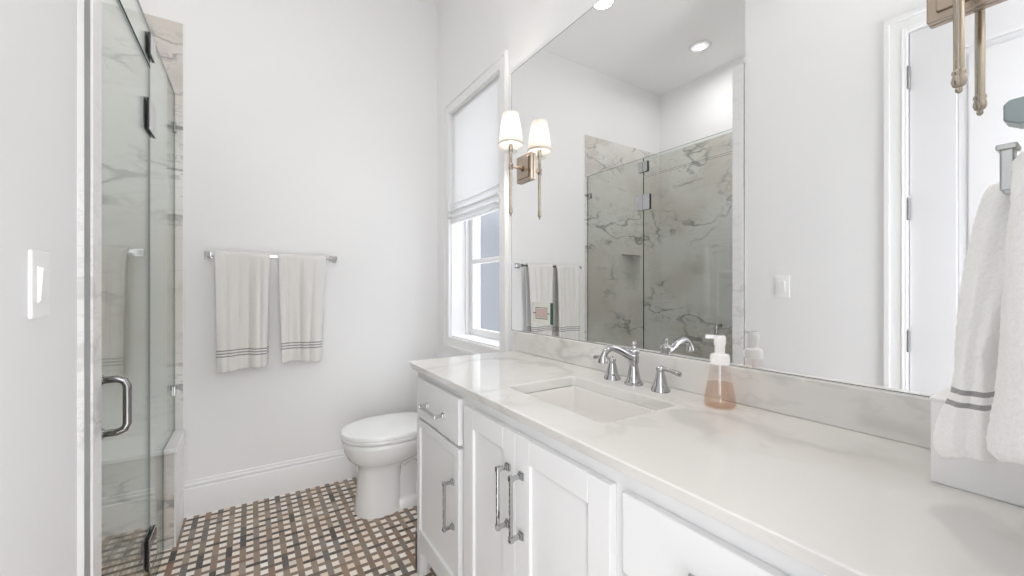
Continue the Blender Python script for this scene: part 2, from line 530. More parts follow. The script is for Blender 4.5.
def baseboard(name, a, b_, axis, face, sgn, label):
    """Run from a to b_ along axis; profile grows out of the wall face by sgn."""
    pr = [(0, 0), (.016, 0), (.016, .142), (.0145, .147), (.0105, .150), (.0105, .156), (.0130, .160), (.0125, .168), (.0085, .174), (.0075, .184), (.003, .188), (0, .188)]
    pts = [(face + sgn * q, z) for q, z in pr]
    m = MB()
    if axis == 'x': m.prism(pts, 'x', a, b_)
    else: m.prism(pts, 'y', a, b_)
    return struct(m.build(name, TRIM, smooth=25), label, 'baseboard')


baseboard('baseboard_back', -.298, XR, 'x', YB, -1, 'white moulded baseboard along the back wall')
baseboard('baseboard_left', DY1 + .09, YE, 'y', XL, 1, 'white moulded baseboard under the light switch')
baseboard('baseboard_right', 1.70, YB - .016, 'y', XR, -1, 'white moulded baseboard behind the toilet')

# ------------------------------------------------------------------ door in the left wall (seen in the mirror)
d = thing('door_1', (XL, DY1, 0), 'white panelled door with three steel hinges seen in the mirror', 'door', kind='structure')
b = MB()
st = .155
x0, x1 = XL - .045, XL - .006
b.box(x0, x1, DY0 + .004, DY0 + st, .008, DZ - .004).box(x0, x1, DY1 - st, DY1 - .003, .008, DZ - .004)
b.box(x0, x1, DY0 + st, DY1 - st, DZ - .155, DZ - .004).box(x0, x1, DY0 + st, DY1 - st, .008, .25).box(x0, x1, DY0 + st, DY1 - st, .95, 1.12)
b.build('door_slab', DOORP, d, bevel=.003)
for za, zb in ((.25, .95), (1.12, DZ - .155)):
    b = MB().box(XL - .035, XL - .020, DY0 + st, DY1 - st, za, zb)
    b.box(XL - .035, XL - .012, DY0 + st + .03, DY1 - st - .03, za + .03, zb - .03)
    b.build('door_panel', DOORP, d, bevel=.005)
for z in (2.187, 1.577, .962, .25):
    MB().lathe([(.0085, z - .05), (.0085, z + .05)], (XL + .006, DY1 - .001, 0), 12).lathe([(.006, z + .05), (.004, z + .058)], (XL + .006, DY1 - .001, 0), 10).build('hinge', NICKEL, d, smooth=40)
b = MB()
cw = .082
ow = .022
for ya, yb, za, zb in ((DY1, DY1 + cw - ow, 0, DZ + cw - ow), (DY0 - cw + ow, DY0, 0, DZ + cw - ow), (DY0, DY1, DZ, DZ + cw - ow)):
    b.box(XL, XL + .014, ya, yb, za, zb)
for ya, yb, za, zb in ((DY1 + cw - ow, DY1 + cw, 0, DZ + cw - ow), (DY0 - cw, DY0 - cw + ow, 0, DZ + cw - ow), (DY0 - cw, DY1 + cw, DZ + cw - ow, DZ + cw)):
    b.box(XL, XL + .022, ya, yb, za, zb)
for ya, yb, za, zb in ((DY1 + .012, DY1 + .020, 0, DZ + .020), (DY0 - .020, DY0 - .012, 0, DZ + .020), (DY0 - .012, DY1 + .012, DZ + .012, DZ + .020)):
    b.box(XL + .014, XL + .018, ya, yb, za, zb)
b.build('door_casing', TRIM, d, bevel=.004)
b = MB().box(XL - T, XL - .05, DY1 - .004, DY1 + .0, 0, DZ).box(XL - T, XL - .05, DY0, DY0 + .004, 0, DZ).box(XL - T, XL - .05, DY0, DY1, DZ - .004, DZ)
b.build('door_stop', TRIM, d)
MB().lathe([(.026, 0), (.026, .006), (.010, .010), (.010, .035), (.024, .042), (.027, .055), (.018, .066)], (XL - .006, DY0 + .06, .93), 20, 'x').build('door_knob', NICKEL, d, smooth=40)

# ------------------------------------------------------------------ window
w = thing('window_1', (XR, (WY0 + WY1) / 2, WZ0), 'white framed window beside the mirror', 'window', kind='structure')
cw = .072
b = MB()
b.box(XR - .018, XR, WY0 - cw, WY0, WZ0 - cw, WZ1 + cw).box(XR - .018, XR, WY1, WY1 + cw, WZ0 - cw, WZ1 + cw)
b.box(XR - .018, XR, WY0, WY1, WZ1, WZ1 + cw).box(XR - .018, XR, WY0, WY1, WZ0 - cw, WZ0)
# raised outer band of the casing
o_ = .020
b.box(XR - .026, XR - .018, WY0 - cw, WY0 - cw + o_, WZ0 - cw, WZ1 + cw).box(XR - .026, XR - .018, WY1 + cw - o_, WY1 + cw, WZ0 - cw, WZ1 + cw)
b.box(XR - .026, XR - .018, WY0 - cw + o_, WY1 + cw - o_, WZ1 + cw - o_, WZ1 + cw).box(XR - .026, XR - .018, WY0 - cw + o_, WY1 + cw - o_, WZ0 - cw, WZ0 - cw + o_)
b.build('window_casing', TRIM, w, bevel=.004)
b = MB()
b.box(XR, XR + WT, WY0, WY0 + .006, WZ0, WZ1).box(XR, XR + WT, WY1 - .006, WY1, WZ0, WZ1)
b.box(XR, XR + WT, WY0, WY1, WZ1 - .006, WZ1).box(XR - .004, XR + WT, WY0, WY1, WZ0, WZ0 + .010)
b.box(XR + .10, XR + .115, WY1 - .024, WY1, WZ0, WZ1).box(XR + .10, XR + .115, WY0, WY0 + .024, WZ0, WZ1)
b.build('window_jamb', TRIM, w, bevel=.002)
sxa, sxb = XR + .130, XR + .165
sw = .055
b = MB()
b.box(sxa, sxb, WY0 + .006, WY0 + .006 + sw, WZ0 + .01, WZ1).box(sxa, sxb, WY1 - .006 - sw, WY1 - .006, WZ0 + .01, WZ1)
b.box(sxa, sxb, WY0 + .06, WY1 - .06, WZ0 + .01, WZ0 + .055).box(sxa, sxb, WY0 + .06, WY1 - .06, WZ1 - .05, WZ1 - .006)
b.build('window_sash', TRIM, w, bevel=.004)
MB().box(sxa + .006, sxb - .004, WY0 + .06, WY1 - .06, 1.372, 1.402).box(sxa - .002, sxb, WY0 + .06, WY1 - .06, 1.378, 1.396).build('muntin', TRIM, w, bevel=.002)
MB().box(sxa + .014, sxa + .020, WY0 + .058, WY1 - .058, WZ0 + .05, WZ1 - .045).build('pane', WGLASS, w)

# roman shade: a flat drop ending in stacked folds
rs = thing('roman_shade', (XR + .03, (WY0 + WY1) / 2, WZ1), 'white roman shade half lowered in the window frame', 'window shade')
prof = [(.006, WZ1 - .002), (.006, 2.1), (.006, 1.84), (.006, 1.80), (.004, 1.775), (-.010, 1.762), (.018, 1.752), (.012, 1.735), (-.012, 1.722), (-.024, 1.712),
        (.012, 1.702), (.008, 1.690), (-.014, 1.680), (-.026, 1.672), (.006, 1.664), (.002, 1.654), (-.010, 1.645), (-.004, 1.640), (.020, 1.642)]
b = MB()
pp = spline([(XR + q, 0, z) for q, z in prof], 5)
n_ = 12
loops = []
for k in range(n_ + 1):
    y = WY0 + .010 + (WY1 - WY0 - .020) * k / n_
    sag = .006 * math.sin(math.pi * k / n_)
    loops.append([(p.x, y, p.z - (sag if p.z < 1.8 else 0)) for p in pp])
b.loft(loops, False, False, closed=False)
so = b.build('shade_cloth', CLOTH, rs, smooth=60)
sm = so.modifiers.new('thick', 'SOLIDIFY'); sm.thickness = .003; sm.offset = 0
MB().box(XR + .009, XR + .04, WY0 + .008, WY1 - .008, WZ1 - .035, WZ1 - .007).build('head_rail', TRIM, rs, bevel=.002)

# ------------------------------------------------------------------ shower enclosure
GX0, GX1 = XL - .002, XL + .005          # the panes stand in line with the left wall
YJ = 2.1045
dr = thing('shower_door', (XL, YJ, 0), 'clear glass shower door with chrome pull and hinges', 'shower door')
MB().prism([(1.402, .012), (YJ - .002, .012), (YJ - .002, 2.070), (1.402, 2.070)], 'x', GX0, GX1, side_mi=1).build('glass_panel', [GLASS, GEDGE], dr)


def hinge_plates(z, h, ya, yb, parent, name, mat=CHROME):
    m = MB()
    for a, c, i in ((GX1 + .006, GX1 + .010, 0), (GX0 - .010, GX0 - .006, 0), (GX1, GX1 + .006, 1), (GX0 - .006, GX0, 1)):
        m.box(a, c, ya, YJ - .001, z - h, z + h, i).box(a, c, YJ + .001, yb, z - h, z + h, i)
    m.box(GX0 - .005, GX1 + .005, YJ - .006, YJ + .006, z - h * .45, z + h * .45)
    return m.build(name, [mat, DARKEDGE], parent, bevel=.0012)


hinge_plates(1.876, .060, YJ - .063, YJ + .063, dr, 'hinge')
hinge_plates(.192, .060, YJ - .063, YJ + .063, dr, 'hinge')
hx = XL + .056
path = [(GX1, 1.487, .967), (hx - .020, 1.487, .967), (hx - .006, 1.487, .961), (hx, 1.487, .947), (hx, 1.487, .90), (hx, 1.487, .845), (hx - .006, 1.487, .831), (hx - .020, 1.487, .825), (GX1, 1.487, .825)]
MB().tube(path, .0095, 14).lathe([(.014, 0), (.014, .004)], (GX1, 1.487, .967), 16, 'x').lathe([(.014, 0), (.014, .004)], (GX1, 1.487, .825), 16, 'x').build('pull_handle', DARKCHROME, dr, smooth=50)
fp = thing('shower_screen', (XL, YJ, 0), 'fixed clear glass panel notched over the shower bench', 'glass screen')
YBN = 2.416
yb_ = YB - TT - .002
MB().prism([(YJ + .002, .002), (YBN - .009, .002), (YBN - .009, .4725), (yb_, .4725), (yb_, 2.2235), (YJ + .002, 2.2235)], 'x', GX0, GX1, side_mi=1).build('glass_panel', [GLASS, GEDGE], fp)
for z in (2.04, .68):
    MB().box(GX1, GX1 + .007, yb_ - .045, yb_, z - .024, z + .024).box(GX0 - .007, GX0, yb_ - .045, yb_, z - .024, z + .024).box(GX0, GX1, yb_ - .006, yb_ + .002, z - .024, z + .024).build('wall_clip', CHROME, fp, bevel=.0015)
tp = thing('glass_transom', (XL, 1.75, 2.078), 'narrow glass transom strip above the shower door', 'transom')
MB().prism([(1.402, 2.080), (YJ - .002, 2.080), (YJ - .002, 2.2235), (1.402, 2.2235)], 'x', GX0, GX1, side_mi=1).build('glass_panel', [GLASS, GEDGE], tp)
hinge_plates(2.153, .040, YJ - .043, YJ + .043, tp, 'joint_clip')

# bench across the back of the shower
bn = thing('shower_bench', (-.85, 2.59, 0), 'marble faced shower bench with white slab top', 'bench')
BX1 = -.3005
MB().box(XSH + TT + .001, BX1, YBN + .029, YB - TT - .001, 0, .450).build('bench_body', TILE, bn)
MB().box(BX1, BX1 + .006, YBN + .029, YB - .0165, 0, .450).build('end_face', CAP, bn)
MB().box(XSH + TT + .001, BX1 + .013, YBN - .006, YB - .0165, .450, .4705).build('bench_top', CAP, bn, bevel=.003)

# ------------------------------------------------------------------ light switch
ls = thing('light_switch', (XL, 1.122, 1.153), 'white rocker light switch on the left wall', 'switch')
MB().box(XL, XL + .006, 1.082, 1.160, 1.155, 1.281).build('plate', PLAST, ls, bevel=.003)
b = MB().box(XL + .006, XL + .008, 1.103, 1.139, 1.184, 1.252)
b.prism([(XL + .008, 1.187), (XL + .0095, 1.187), (XL + .0135, 1.249), (XL + .008, 1.249)], 'y', 1.105, 1.137)
b.build('rocker', PLAST, ls, bevel=.0008)

# ------------------------------------------------------------------ downlights (two seen in the mirror)
for (x, y), lab, lm in ((DL[0], 'lit recessed ceiling light at the top edge of the mirror', LENS), (DL[1], 'recessed ceiling light over the shower', LENSDIM)):
    dl = thing('recessed_light', (x, y, ZC), lab, 'ceiling light', 'recessed ceiling lights')
    MB().lathe([(.068, -.012), (.080, -.010), (.088, -.004), (.090, 0), (.066, 0), (.066, -.008), (.068, -.012)], (x, y, ZC), 40, cap0=False, cap1=False).build('trim_ring', TRIM, dl, smooth=40)
    MB().lathe([(.066, -.004), (.066, -.001)], (x, y, ZC), 32).build('lens', lm, dl)

# ------------------------------------------------------------------ vanity cabinet
XF, XO = .604, .584           # face frame, overlay fronts
VY0, VY1 = YF + .003, 1.683
v = thing('vanity_cabinet', (.85, .86, 0), 'white shaker vanity cabinet under the marble countertop', 'cabinet')
b = MB()
b.box(XF, XR, VY1 - .020, VY1, .11, .864)                           # left side panel
b.box(XF + .02, XR - .01, VY0, VY0 + .02, .115, .864)
b.box(XF + .02, XR, VY0 + .02, VY1 - .02, .13, .15)                      # bottom board
b.box(XR - .02, XR - .002, VY0 + .02, VY1 - .02, .15, .864)              # back
b.box(XF, XF + .02, VY0, VY1 - .020, .115, .864)                          # face frame behind the fronts
b.box(XF + .055, XF + .07, VY0 + .02, VY1 - .02, 0.0, .13)               # toe board
b.build('cabinet_body', CAB, v, bevel=.0015)
b = MB()
b.prism([(VY1, 0), (VY1 - .050, 0), (VY1 - .066, .115), (VY1 - .10, .120), (VY1 - .10, .178), (VY1, .178)], 'x', XF - .012, XF + .022)
b.prism([(XF - .012, 0), (XF + .05, 0), (XF + .065, .115), (XF + .065, .178), (XF - .012, .178)], 'y', VY1 - .022, VY1 + .001)
b.build('foot', CAB, v, bevel=.002)
b = MB().prism([(VY0, 0), (VY0 + .050, 0), (VY0 + .066, .115), (VY0 + .10, .120), (VY0 + .10, .178), (VY0, .178)], 'x', XF - .012, XF + .022)
b.build('foot', CAB, v, bevel=.002)
MB().box(XF - .012, XF + .002, VY0 + .10, VY1 - .10, .120, .178).build('base_rail', CAB, v, bevel=.003)


def shaker(ya, yb, za, zb, s=.062):
    m = MB()
    m.box(XO, XF, ya, ya + s, za, zb).box(XO, XF, yb - s, yb, za, zb).box(XO, XF, ya + s, yb - s, za, za + s).box(XO, XF, ya + s, yb - s, zb - s, zb)
    m.box(XO + .009, XF - .003, ya + s - .002, yb - s + .002, za + s - .002, zb - s + .002)
    return m


def pull(parent, y, z, vert, L=.165):
    m = MB()
    g = XO - .034
    ends = [(y, z - L / 2 + .006), (y, z + L / 2 - .006)] if vert else [(y - L / 2 + .006, z), (y + L / 2 - .006, z)]
    for py, pz in ends:
        m.box(XO - .005, XO, py - .010, py + .010, pz - .010, pz + .010)
        m.box(XO - .010, XO - .005, py - .0075, py + .0075, pz - .0075, pz + .0075)
        m.box(g + .004, XO - .010, py - .005, py + .005, pz - .005, pz + .005)
        m.box(g - .0055, g + .0055, py - .007, py + .007, pz - .007, pz + .007)
    if vert: m.box(g - .0042, g + .0042, y - .0042, y + .0042, z - L / 2 + .006, z + L / 2 - .006)
    else: m.box(g - .0042, g + .0042, y - L / 2 + .006, y + L / 2 - .006, z - .0042, z + .0042)
    return m.build('pull_handle', CHROME, parent, bevel=.0012)


dw = MB().box(XO, XF - .0005, 1.238, VY1 - .043, .680, .838).build('drawer', CAB, v, bevel=.003)
pull(dw, 1.435, .752, False)
dd = shaker(1.238, VY1 - .043, .184, .668, .030).build('door', CAB, v, bevel=.002)
pull(dd, 1.278, .47, True)
da = shaker(.8925, 1.196, .184, .829).build('door', CAB, v, bevel=.002)
pull(da, .923, .654, True)
db = shaker(.557, .8895, .184, .829).build('door', CAB, v, bevel=.002)
pull(db, .859, .654, True)
dw = MB().box(XO, XF, VY0 + .043, .527, .680, .829).build('drawer', CAB, v, bevel=.003)
pull(dw, .30, .752, False)
dw = MB().box(XO, XF, VY0 + .043, .527, .435, .670).build('drawer', CAB, v, bevel=.003)
pull(dw, .30, .55, False)
dw = MB().box(XO, XF, VY0 + .043, .527, .184, .425).build('drawer', CAB, v, bevel=.003)
pull(dw, .30, .30, False)

# ------------------------------------------------------------------ countertop with the sink cut out
ct = thing('countertop', (.84, .86, .866), 'white veined marble countertop with low backsplash', 'countertop')
SX0, SX1, SY0, SY1 = .680, .955, .672, 1.084


def rrect(x0, x1, y0, y1, r, n=6):
    out = []
    for cx, cy_, a0 in ((x1 - r, y1 - r, 0), (x0 + r, y1 - r, 90), (x0 + r, y0 + r, 180), (x1 - r, y0 + r, 270)):
        for k in range(n + 1):
            a = R(a0 + 90 * k / n); out.append((cx + r * math.cos(a), cy_ + r * math.sin(a)))
    return out


def slab_with_hole(outer, inner, z0, z1):
    m = MB(); bm = m.bm
    vo = [bm.verts.new((x, y, z1)) for x, y in outer]; vi = [bm.verts.new((x, y, z1)) for x, y in inner]
    es = [bm.edges.new((L[i], L[(i + 1) % len(L)])) for L in (vo, vi) for i in range(len(L))]
    bmesh.ops.triangle_fill(bm, use_beauty=True, use_dissolve=False, edges=es)
    top = list(bm.faces)
    ret = bmesh.ops.extrude_face_region(bm, geom=top)
    bmesh.ops.translate(bm, vec=(0, 0, z0 - z1), verts=[g for g in ret['geom'] if isinstance(g, bmesh.types.BMVert)])
    return m


CX0 = .559
m = slab_with_hole([(CX0, YF + .001), (XR - .001, YF + .001), (XR - .001, 1.6873), (CX0, 1.6873)], rrect(SX0, SX1, SY0, SY1, .018), .866, .900)
for v_ in m.bm.verts:
    if v_.co.z < .87:
        if abs(v_.co.x - CX0) < 1e-4: v_.co.x += .020
        if abs(v_.co.y - 1.6873) < 1e-4: v_.co.y -= .006
o = m.build('slab', QUARTZ, ct)
bv = o.modifiers.new('bevel', 'BEVEL'); bv.width = .005; bv.segments = 3; bv.limit_method = 'ANGLE'; bv.angle_limit = R(50)
MB().box(1.1009, XR - .0005, YF + .001, 1.6873, .900, .9965).build('backsplash', QUARTZ, ct, bevel=.003)

sk = thing('sink', ((SX0 + SX1) / 2, (SY0 + SY1) / 2, .74), 'white rectangular undermount sink set in the countertop', 'sink')
lo = []
for g, z, r in ((.006, .8655, .022), (.005, .86, .022), (-.004, .80, .028), (-.012, .755, .040), (-.030, .740, .05), (-.09, .735, .03)):
    lo.append([(x, y, z) for x, y in rrect(SX0 - g, SX1 + g, SY0 - g, SY1 + g, r)])
b = MB().loft(lo, False, True)
o = b.build('basin', SINKM, sk, smooth=60)
s_ = o.modifiers.new('thick', 'SOLIDIFY'); s_.thickness = .010; s_.offset = 1 if False else -1
MB().lathe([(.026, .7355), (.026, .739), (.021, .741), (.012, .7405)], ((SX0 + SX1) / 2 + .02, (SY0 + SY1) / 2, 0), 24).build('drain', CHROME, sk, smooth=40)

# ------------------------------------------------------------------ faucet
fc = thing('faucet', (1.040, .888, .900), 'chrome widespread faucet with curved spout and two levers', 'faucet')
fx, fy = 1.040, .888
flare = [(.030, .900), (.030, .905), (.026, .908), (.026, .912), (.022, .916), (.018, .935), (.0145, .955), (.013, .965)]
b = MB().lathe(flare + [(.016, .972), (.017, .985), (.015, .998), (.0185, 1.003), (.0185, 1.010), (.012, 1.016), (.007, 1.020), (.0065, 1.026), (.009, 1.031), (.006, 1.038), (.002, 1.040)], (fx, fy, 0), 24)
sp_ = spline([(fx - .004, fy, .990), (fx - .022, fy, .994), (fx - .045, fy, 1.006), (fx - .070, fy, 1.018), (fx - .095, fy, 1.025), (fx - .118, fy, 1.022), (fx - .132, fy, 1.010), (fx - .138, fy, .998)], 5)
b.tube(sp_, [.0135 - .004 * i / len(sp_) for i in range(len(sp_))], 14)
b.lathe([(.010, 1.004), (.012, 1.000), (.0145, .992), (.0155, .984), (.013, .982)], (fx - .139, fy, 0), 18)
b.build('spout', CHROME, fc, smooth=50)
for hy, s in ((.981, 1), (.786, -1)):
    hb = MB().lathe([(.028, .900), (.028, .905), (.025, .908), (.025, .912), (.021, .916), (.017, .935), (.0125, .952), (.0105, .958), (.013, .962), (.013, .968), (.009, .974), (.004, .978)], (fx, hy, 0), 22).build('handle_base', CHROME, fc, smooth=50)
    lv = [(fx, hy, .967), (fx - .003, hy + s * .020, .969), (fx - .007, hy + s * .045, .968), (fx - .010, hy + s * .066, .965), (fx - .011, hy + s * .076, .964)]
    MB().tube(spline(lv, 4), [.006] * 4 + [.0055] * 4 + [.0065] * 4 + [.0075] * 4 + [.003], 12).build('lever', CHROME, hb, smooth=50)

# ------------------------------------------------------------------ soap dispenser
sx_, sy_ = 1.036, .600
sd = thing('soap_dispenser', (sx_, sy_, .900), 'clear conical soap bottle of pink soap with white foam pump', 'soap dispenser')
MB().lathe([(.036, .9005), (.0395, .903), (.0400, .910), (.0372, .930), (.0325, .955), (.0275, .980), (.0235, 1.000), (.0215, 1.012), (.0205, 1.016)], (sx_, sy_, 0), 32, cap1=False).build('bottle', BOTTLE, sd, smooth=50)
MB().lathe([(.0345, .904), (.0375, .908), (.0375, .911), (.0350, .930), (.0305, .955), (.0292, .962)], (sx_, sy_, 0), 32).build('soap', SOAP, sd, smooth=50)
MB().lathe([(.0030, .93), (.0030, 1.012)], (sx_, sy_, 0), 10).build('dip_tube', PUMP, sd, smooth=50)
b = MB().lathe([(.0235, 1.012), (.0240, 1.030), (.0215, 1.037), (.0120, 1.040), (.0125, 1.060), (.0145, 1.063), (.0145, 1.082), (.012, 1.087)], (sx_, sy_, 0), 28)
dx, dy = -.55, .84
b.prism([(sx_ - .006 * dy - .010 * dx, sy_ + .006 * dx - .010 * dy), (sx_ + .006 * dy - .010 * dx, sy_ - .006 * dx - .010 * dy),
         (sx_ + .005 * dy + .034 * dx, sy_ - .005 * dx + .034 * dy), (sx_ - .005 * dy + .034 * dx, sy_ + .005 * dx + .034 * dy)], 'z', 1.078, 1.087)
b.build('pump', PUMP, sd, smooth=40)

# ------------------------------------------------------------------ mirror
mr_ = thing('mirror', (XR - .003, .90, .998), 'large frameless wall mirror above the backsplash', 'mirror')
MB().box(XM, XR - .0003, .045, 1.7427, .998, 2.306).build('mirror_glass', MIRROR, mr_)
b = MB()
b.box(XM - .0004, XR - .0003, .045, 1.7442, .9965, .998).box(XM - .0004, XR - .0003, .045, 1.7442, 2.306, 2.3075).box(XM - .0004, XR - .0003, 1.7427, 1.7442, .998, 2.306)
b.build('mirror_edge', MIRROREDGE, mr_)
# small printed card on the glass
cd = thing('printed_card', (XM, 1.486, 1.047), 'small beige printed card with green edge low on the mirror', 'card')
xm = XM - .0001
MB().box(xm - .0008, xm, 1.424, 1.563, 1.047, 1.143).build('card_sheet', PAPER, cd)
b = MB().box(xm - .0014, xm - .0008, 1.452, 1.528, 1.074, 1.115)
b.build('pink_panel', PINK, cd)
MB().box(xm - .0016, xm, 1.408, 1.424, 1.047, 1.143).build('edge_band', GREEN, cd)
b = MB()
for ya, yb, za, zb in ((1.446, 1.534, 1.068, 1.071), (1.446, 1.534, 1.118, 1.121), (1.446, 1.449, 1.068, 1.121), (1.531, 1.534, 1.068, 1.121), (1.430, 1.446, 1.092, 1.096), (1.534, 1.556, 1.092, 1.096)):
    b.box(xm - .0013, xm - .0008, ya, yb, za, zb)
b.build('border_lines', GREEN, cd)


# ------------------------------------------------------------------ sconces
def sconce(y, label):
    xs = 1.0360
    xm = XM - .0002
    s = thing('wall_sconce', (xm, y, 1.79), label, 'sconce', 'single arm sconces on the mirror')
    py = y - .005
    b = MB().box(xm - .016, xm, py - .060, py + .060, 1.724, 1.852)
    b.box(xm - .022, xm - .016, py - .046, py + .046, 1.738, 1.838)
    b.build('backplate', BRASS, s, bevel=.003)
    b = MB().tube([(xm - .020, y, 1.787), (xs, y, 1.787)], .0062, 12)
    b.lathe([(.014, 0), (.014, .005), (.009, .009)], (xm - .032, y, 1.787), 16, 'x')
    b.build('arm', BRASS, s, smooth=40)
    b = MB().lathe([(.0045, 1.566), (.0070, 1.580), (.0074, 1.700), (.0070, 1.770), (.0108, 1.774), (.0108, 1.800), (.0075, 1.804), (.0070, 1.852), (.011, 1.860), (.011, 1.894), (.004, 1.896)], (xs, y, 0), 18)
    b.build('stem', BRASSL, s, smooth=40)
    MB().lathe([(.0015, 1.550), (.0045, 1.553), (.0050, 1.557), (.0040, 1.560), (.0078, 1.563), (.0098, 1.570), (.0092, 1.577), (.0076, 1.581), (.0092, 1.584), (.0092, 1.588), (.0074, 1.591)], (xs, y, 0), 18).build('finial', BRASSL, s, smooth=50)
    MB().lathe([(.009, 1.8545), (.031, 1.8555), (.031, 1.8595), (.009, 1.8590)], (xs, y, 0), 28).build('glass_disc', CRYSTAL, s, smooth=40)
    sh = MB().lathe([(.0610, 1.884), (.0375, 2.036)], (xs, y, 0), 40, cap0=False, cap1=False).build('lamp_shade', SHADE, s, smooth=60)
    so_ = sh.modifiers.new('thick', 'SOLIDIFY'); so_.thickness = .0012
    MB().lathe([(.0615, 1.884), (.0622, 1.884), (.0606, 1.895), (.0598, 1.895), (.0615, 1.884)], (xs, y, 0), 40, cap0=False, cap1=False).build('trim_tape', TRIMTAPE, sh, smooth=60)
    MB().lathe([(.010, 1.896), (.012, 1.912), (.020, 1.938), (.022, 1.955), (.016, 1.974), (.004, 1.982)], (xs, y, 0), 18).build('bulb', BULB, s, smooth=60)
    lamp('sconce_lamp', 'POINT', (xs, y, 1.957), 6.8, .026, col=(1, .93, .84))
    return s


BULB = bpy.data.materials.new('bulb_glass'); BULB.use_nodes = True
_n = NT(BULB); _t = BULB.node_tree; _t.nodes.remove(_t.nodes['Principled BSDF'])
_tr = _n.node('ShaderNodeBsdfTransparent'); _n.put(_t.nodes['Material Output'].inputs[0], _tr.outputs[0])
sconce(1.6195, 'brass sconce with lit white shade nearest the window')
sconce(.1720, 'brass sconce cut off by the top right corner')

# ------------------------------------------------------------------ towel bar and its two towels
ZBAR, YBAR = 1.389, YB - .065
tb = thing('towel_bar', (.12, YB, ZBAR), 'chrome towel bar on the back wall', 'towel bar')
MB().box(-.186, .426, YBAR - .007, YBAR + .007, ZBAR - .007, ZBAR + .007).build('bar', CHROME, tb, bevel=.001)
for x in (-.190, .430):
    MB().box(x - .012, x + .012, YBAR - .012, YB, ZBAR - .012, ZBAR + .012).box(x - .020, x + .020, YB - .010, YB, ZBAR - .020, ZBAR + .020).build('bar_post', CHROME, tb, bevel=.0015)


def bar_towel(x0, x1, xb0, xb1, zf, zb, seed, label, bands):
    """Hand towel folded over the bar; x0..x1 at the bar, xb0..xb1 at the hem, front and back ends at zf and zb."""
    r = .0165
    CR = ((.20, .05, .016), (.40, .06, .013), (.63, .045, .015), (.85, .05, .018)) if seed < 2 else ((.16, .05, .014), (.47, .055, .018), (.72, .05, .014))
    nw, nl = 44, 120
    loops = []
    Lf, Lb = ZBAR - zf, ZBAR - zb
    tot = Lf + math.pi * r + Lb
    for i in range(nl + 1):
        s = tot * i / nl
        if s < Lf: z = zf + s; y = YBAR - r; q = (ZBAR - z) / Lf; side = -1
        elif s < Lf + math.pi * r:
            a = (s - Lf) / r; z = ZBAR + r * math.sin(a); y = YBAR - r * math.cos(a); q = 0; side = 0
        else: z = ZBAR - (s - Lf - math.pi * r); y = YBAR + r; q = (ZBAR - z) / Lb; side = 1
        row = []
        for k in range(nw + 1):
            t = k / nw
            xa = x0 + (x1 - x0) * t; xb = xb0 + (xb1 - xb0) * t
            e = q ** .8
            x = xa + (xb - xa) * e + (.012 * side * e if side > 0 else 0)
            dy = 0
            if side < 0:
                rip = .5 + .5 * math.sin(t * 6.2 * (1 + .15 * math.sin(seed)) + seed)
                rip2 = math.sin(t * 13.5 + seed * 2.1 + 1.5 * q)
                dy = -(.004 + .046 * q ** .55 * rip ** 1.6 + .010 * q ** .6 * rip2)
                for cc, ww, aa in CR:
                    dy += aa * min(1, q * 2.2) ** .7 * math.exp(-((t - cc - .05 * (q - .5) * math.sin(seed + cc * 9)) / ww) ** 2)
                dy += .020 * q * max(0, abs(t - .5) * 2 - .72) / .28        # side edges turn in
            elif side > 0:
                dy = min(.020, .010 * q + .006 * q * math.sin(t * 9 + seed))
            nz = mnoise.noise(Vector((x * 14, z * 9, seed)))
            dy += .003 * nz * min(1, q * 3) if side < 0 else 0
            zz = z - (.006 * math.sin(t * 5 + seed) * q if side < 0 else 0)
            row.append((x, y + dy, zz))
        loops.append(row)
    b = MB().loft(loops, False, False, closed=False)
    o = b.build('hand_towel', terry('terry_%d' % int(seed * 10), bands), loc=((x0 + x1) / 2, YBAR, ZBAR), smooth=60)
    m = o.modifiers.new('thick', 'SOLIDIFY'); m.thickness = .011; m.offset = 0
    m = o.modifiers.new('sub', 'SUBSURF'); m.levels = 1; m.render_levels = 1
    tx = bpy.data.textures.new('terry_clouds', 'CLOUDS'); tx.noise_scale = .006
    m = o.modifiers.new('pile', 'DISPLACE'); m.texture = tx; m.strength = .003; m.mid_level = .5
    return tag(o, label, 'towel', 'hand towels on the bar')


bar_towel(-.163, .090, -.150, .073, .766, .775, 1.1, 'left white towel with grey stripes hanging on the towel bar', [(.843, .850), (.858, .865), (.873, .880)])
bar_towel(.128, .380, .146, .350, .782, .800, 2.9, 'right white towel with grey stripes hanging on the towel bar', [(.860, .867), (.875, .882), (.890, .897)])

# ------------------------------------------------------------------ toilet
YT = 2.292
tl = thing('toilet', (.76, YT, 0), 'white elongated toilet beside the vanity', 'toilet')


def egg(xf, xb, hw, z, xm=None, n=40, pw=2.6, y0=YT):
    """Egg outline: round front at xf, squarer back at xb, half width hw."""
    xm = xm if xm is not None else xf + (xb - xf) * .56
    out = []
    for k in range(n):
        a = 2 * math.pi * k / n
        c_, s_ = math.cos(a), math.sin(a)
        e = 2.15 if c_ < 0 else pw
        X = (abs(c_) ** (2 / e)) * (1 if c_ > 0 else -1); Y = (abs(s_) ** (2 / e)) * (1 if s_ > 0 else -1)
        x = xm + (X * (xb - xm) if X > 0 else X * (xm - xf))
        out.append((x, y0 + hw * Y, z))
    return out


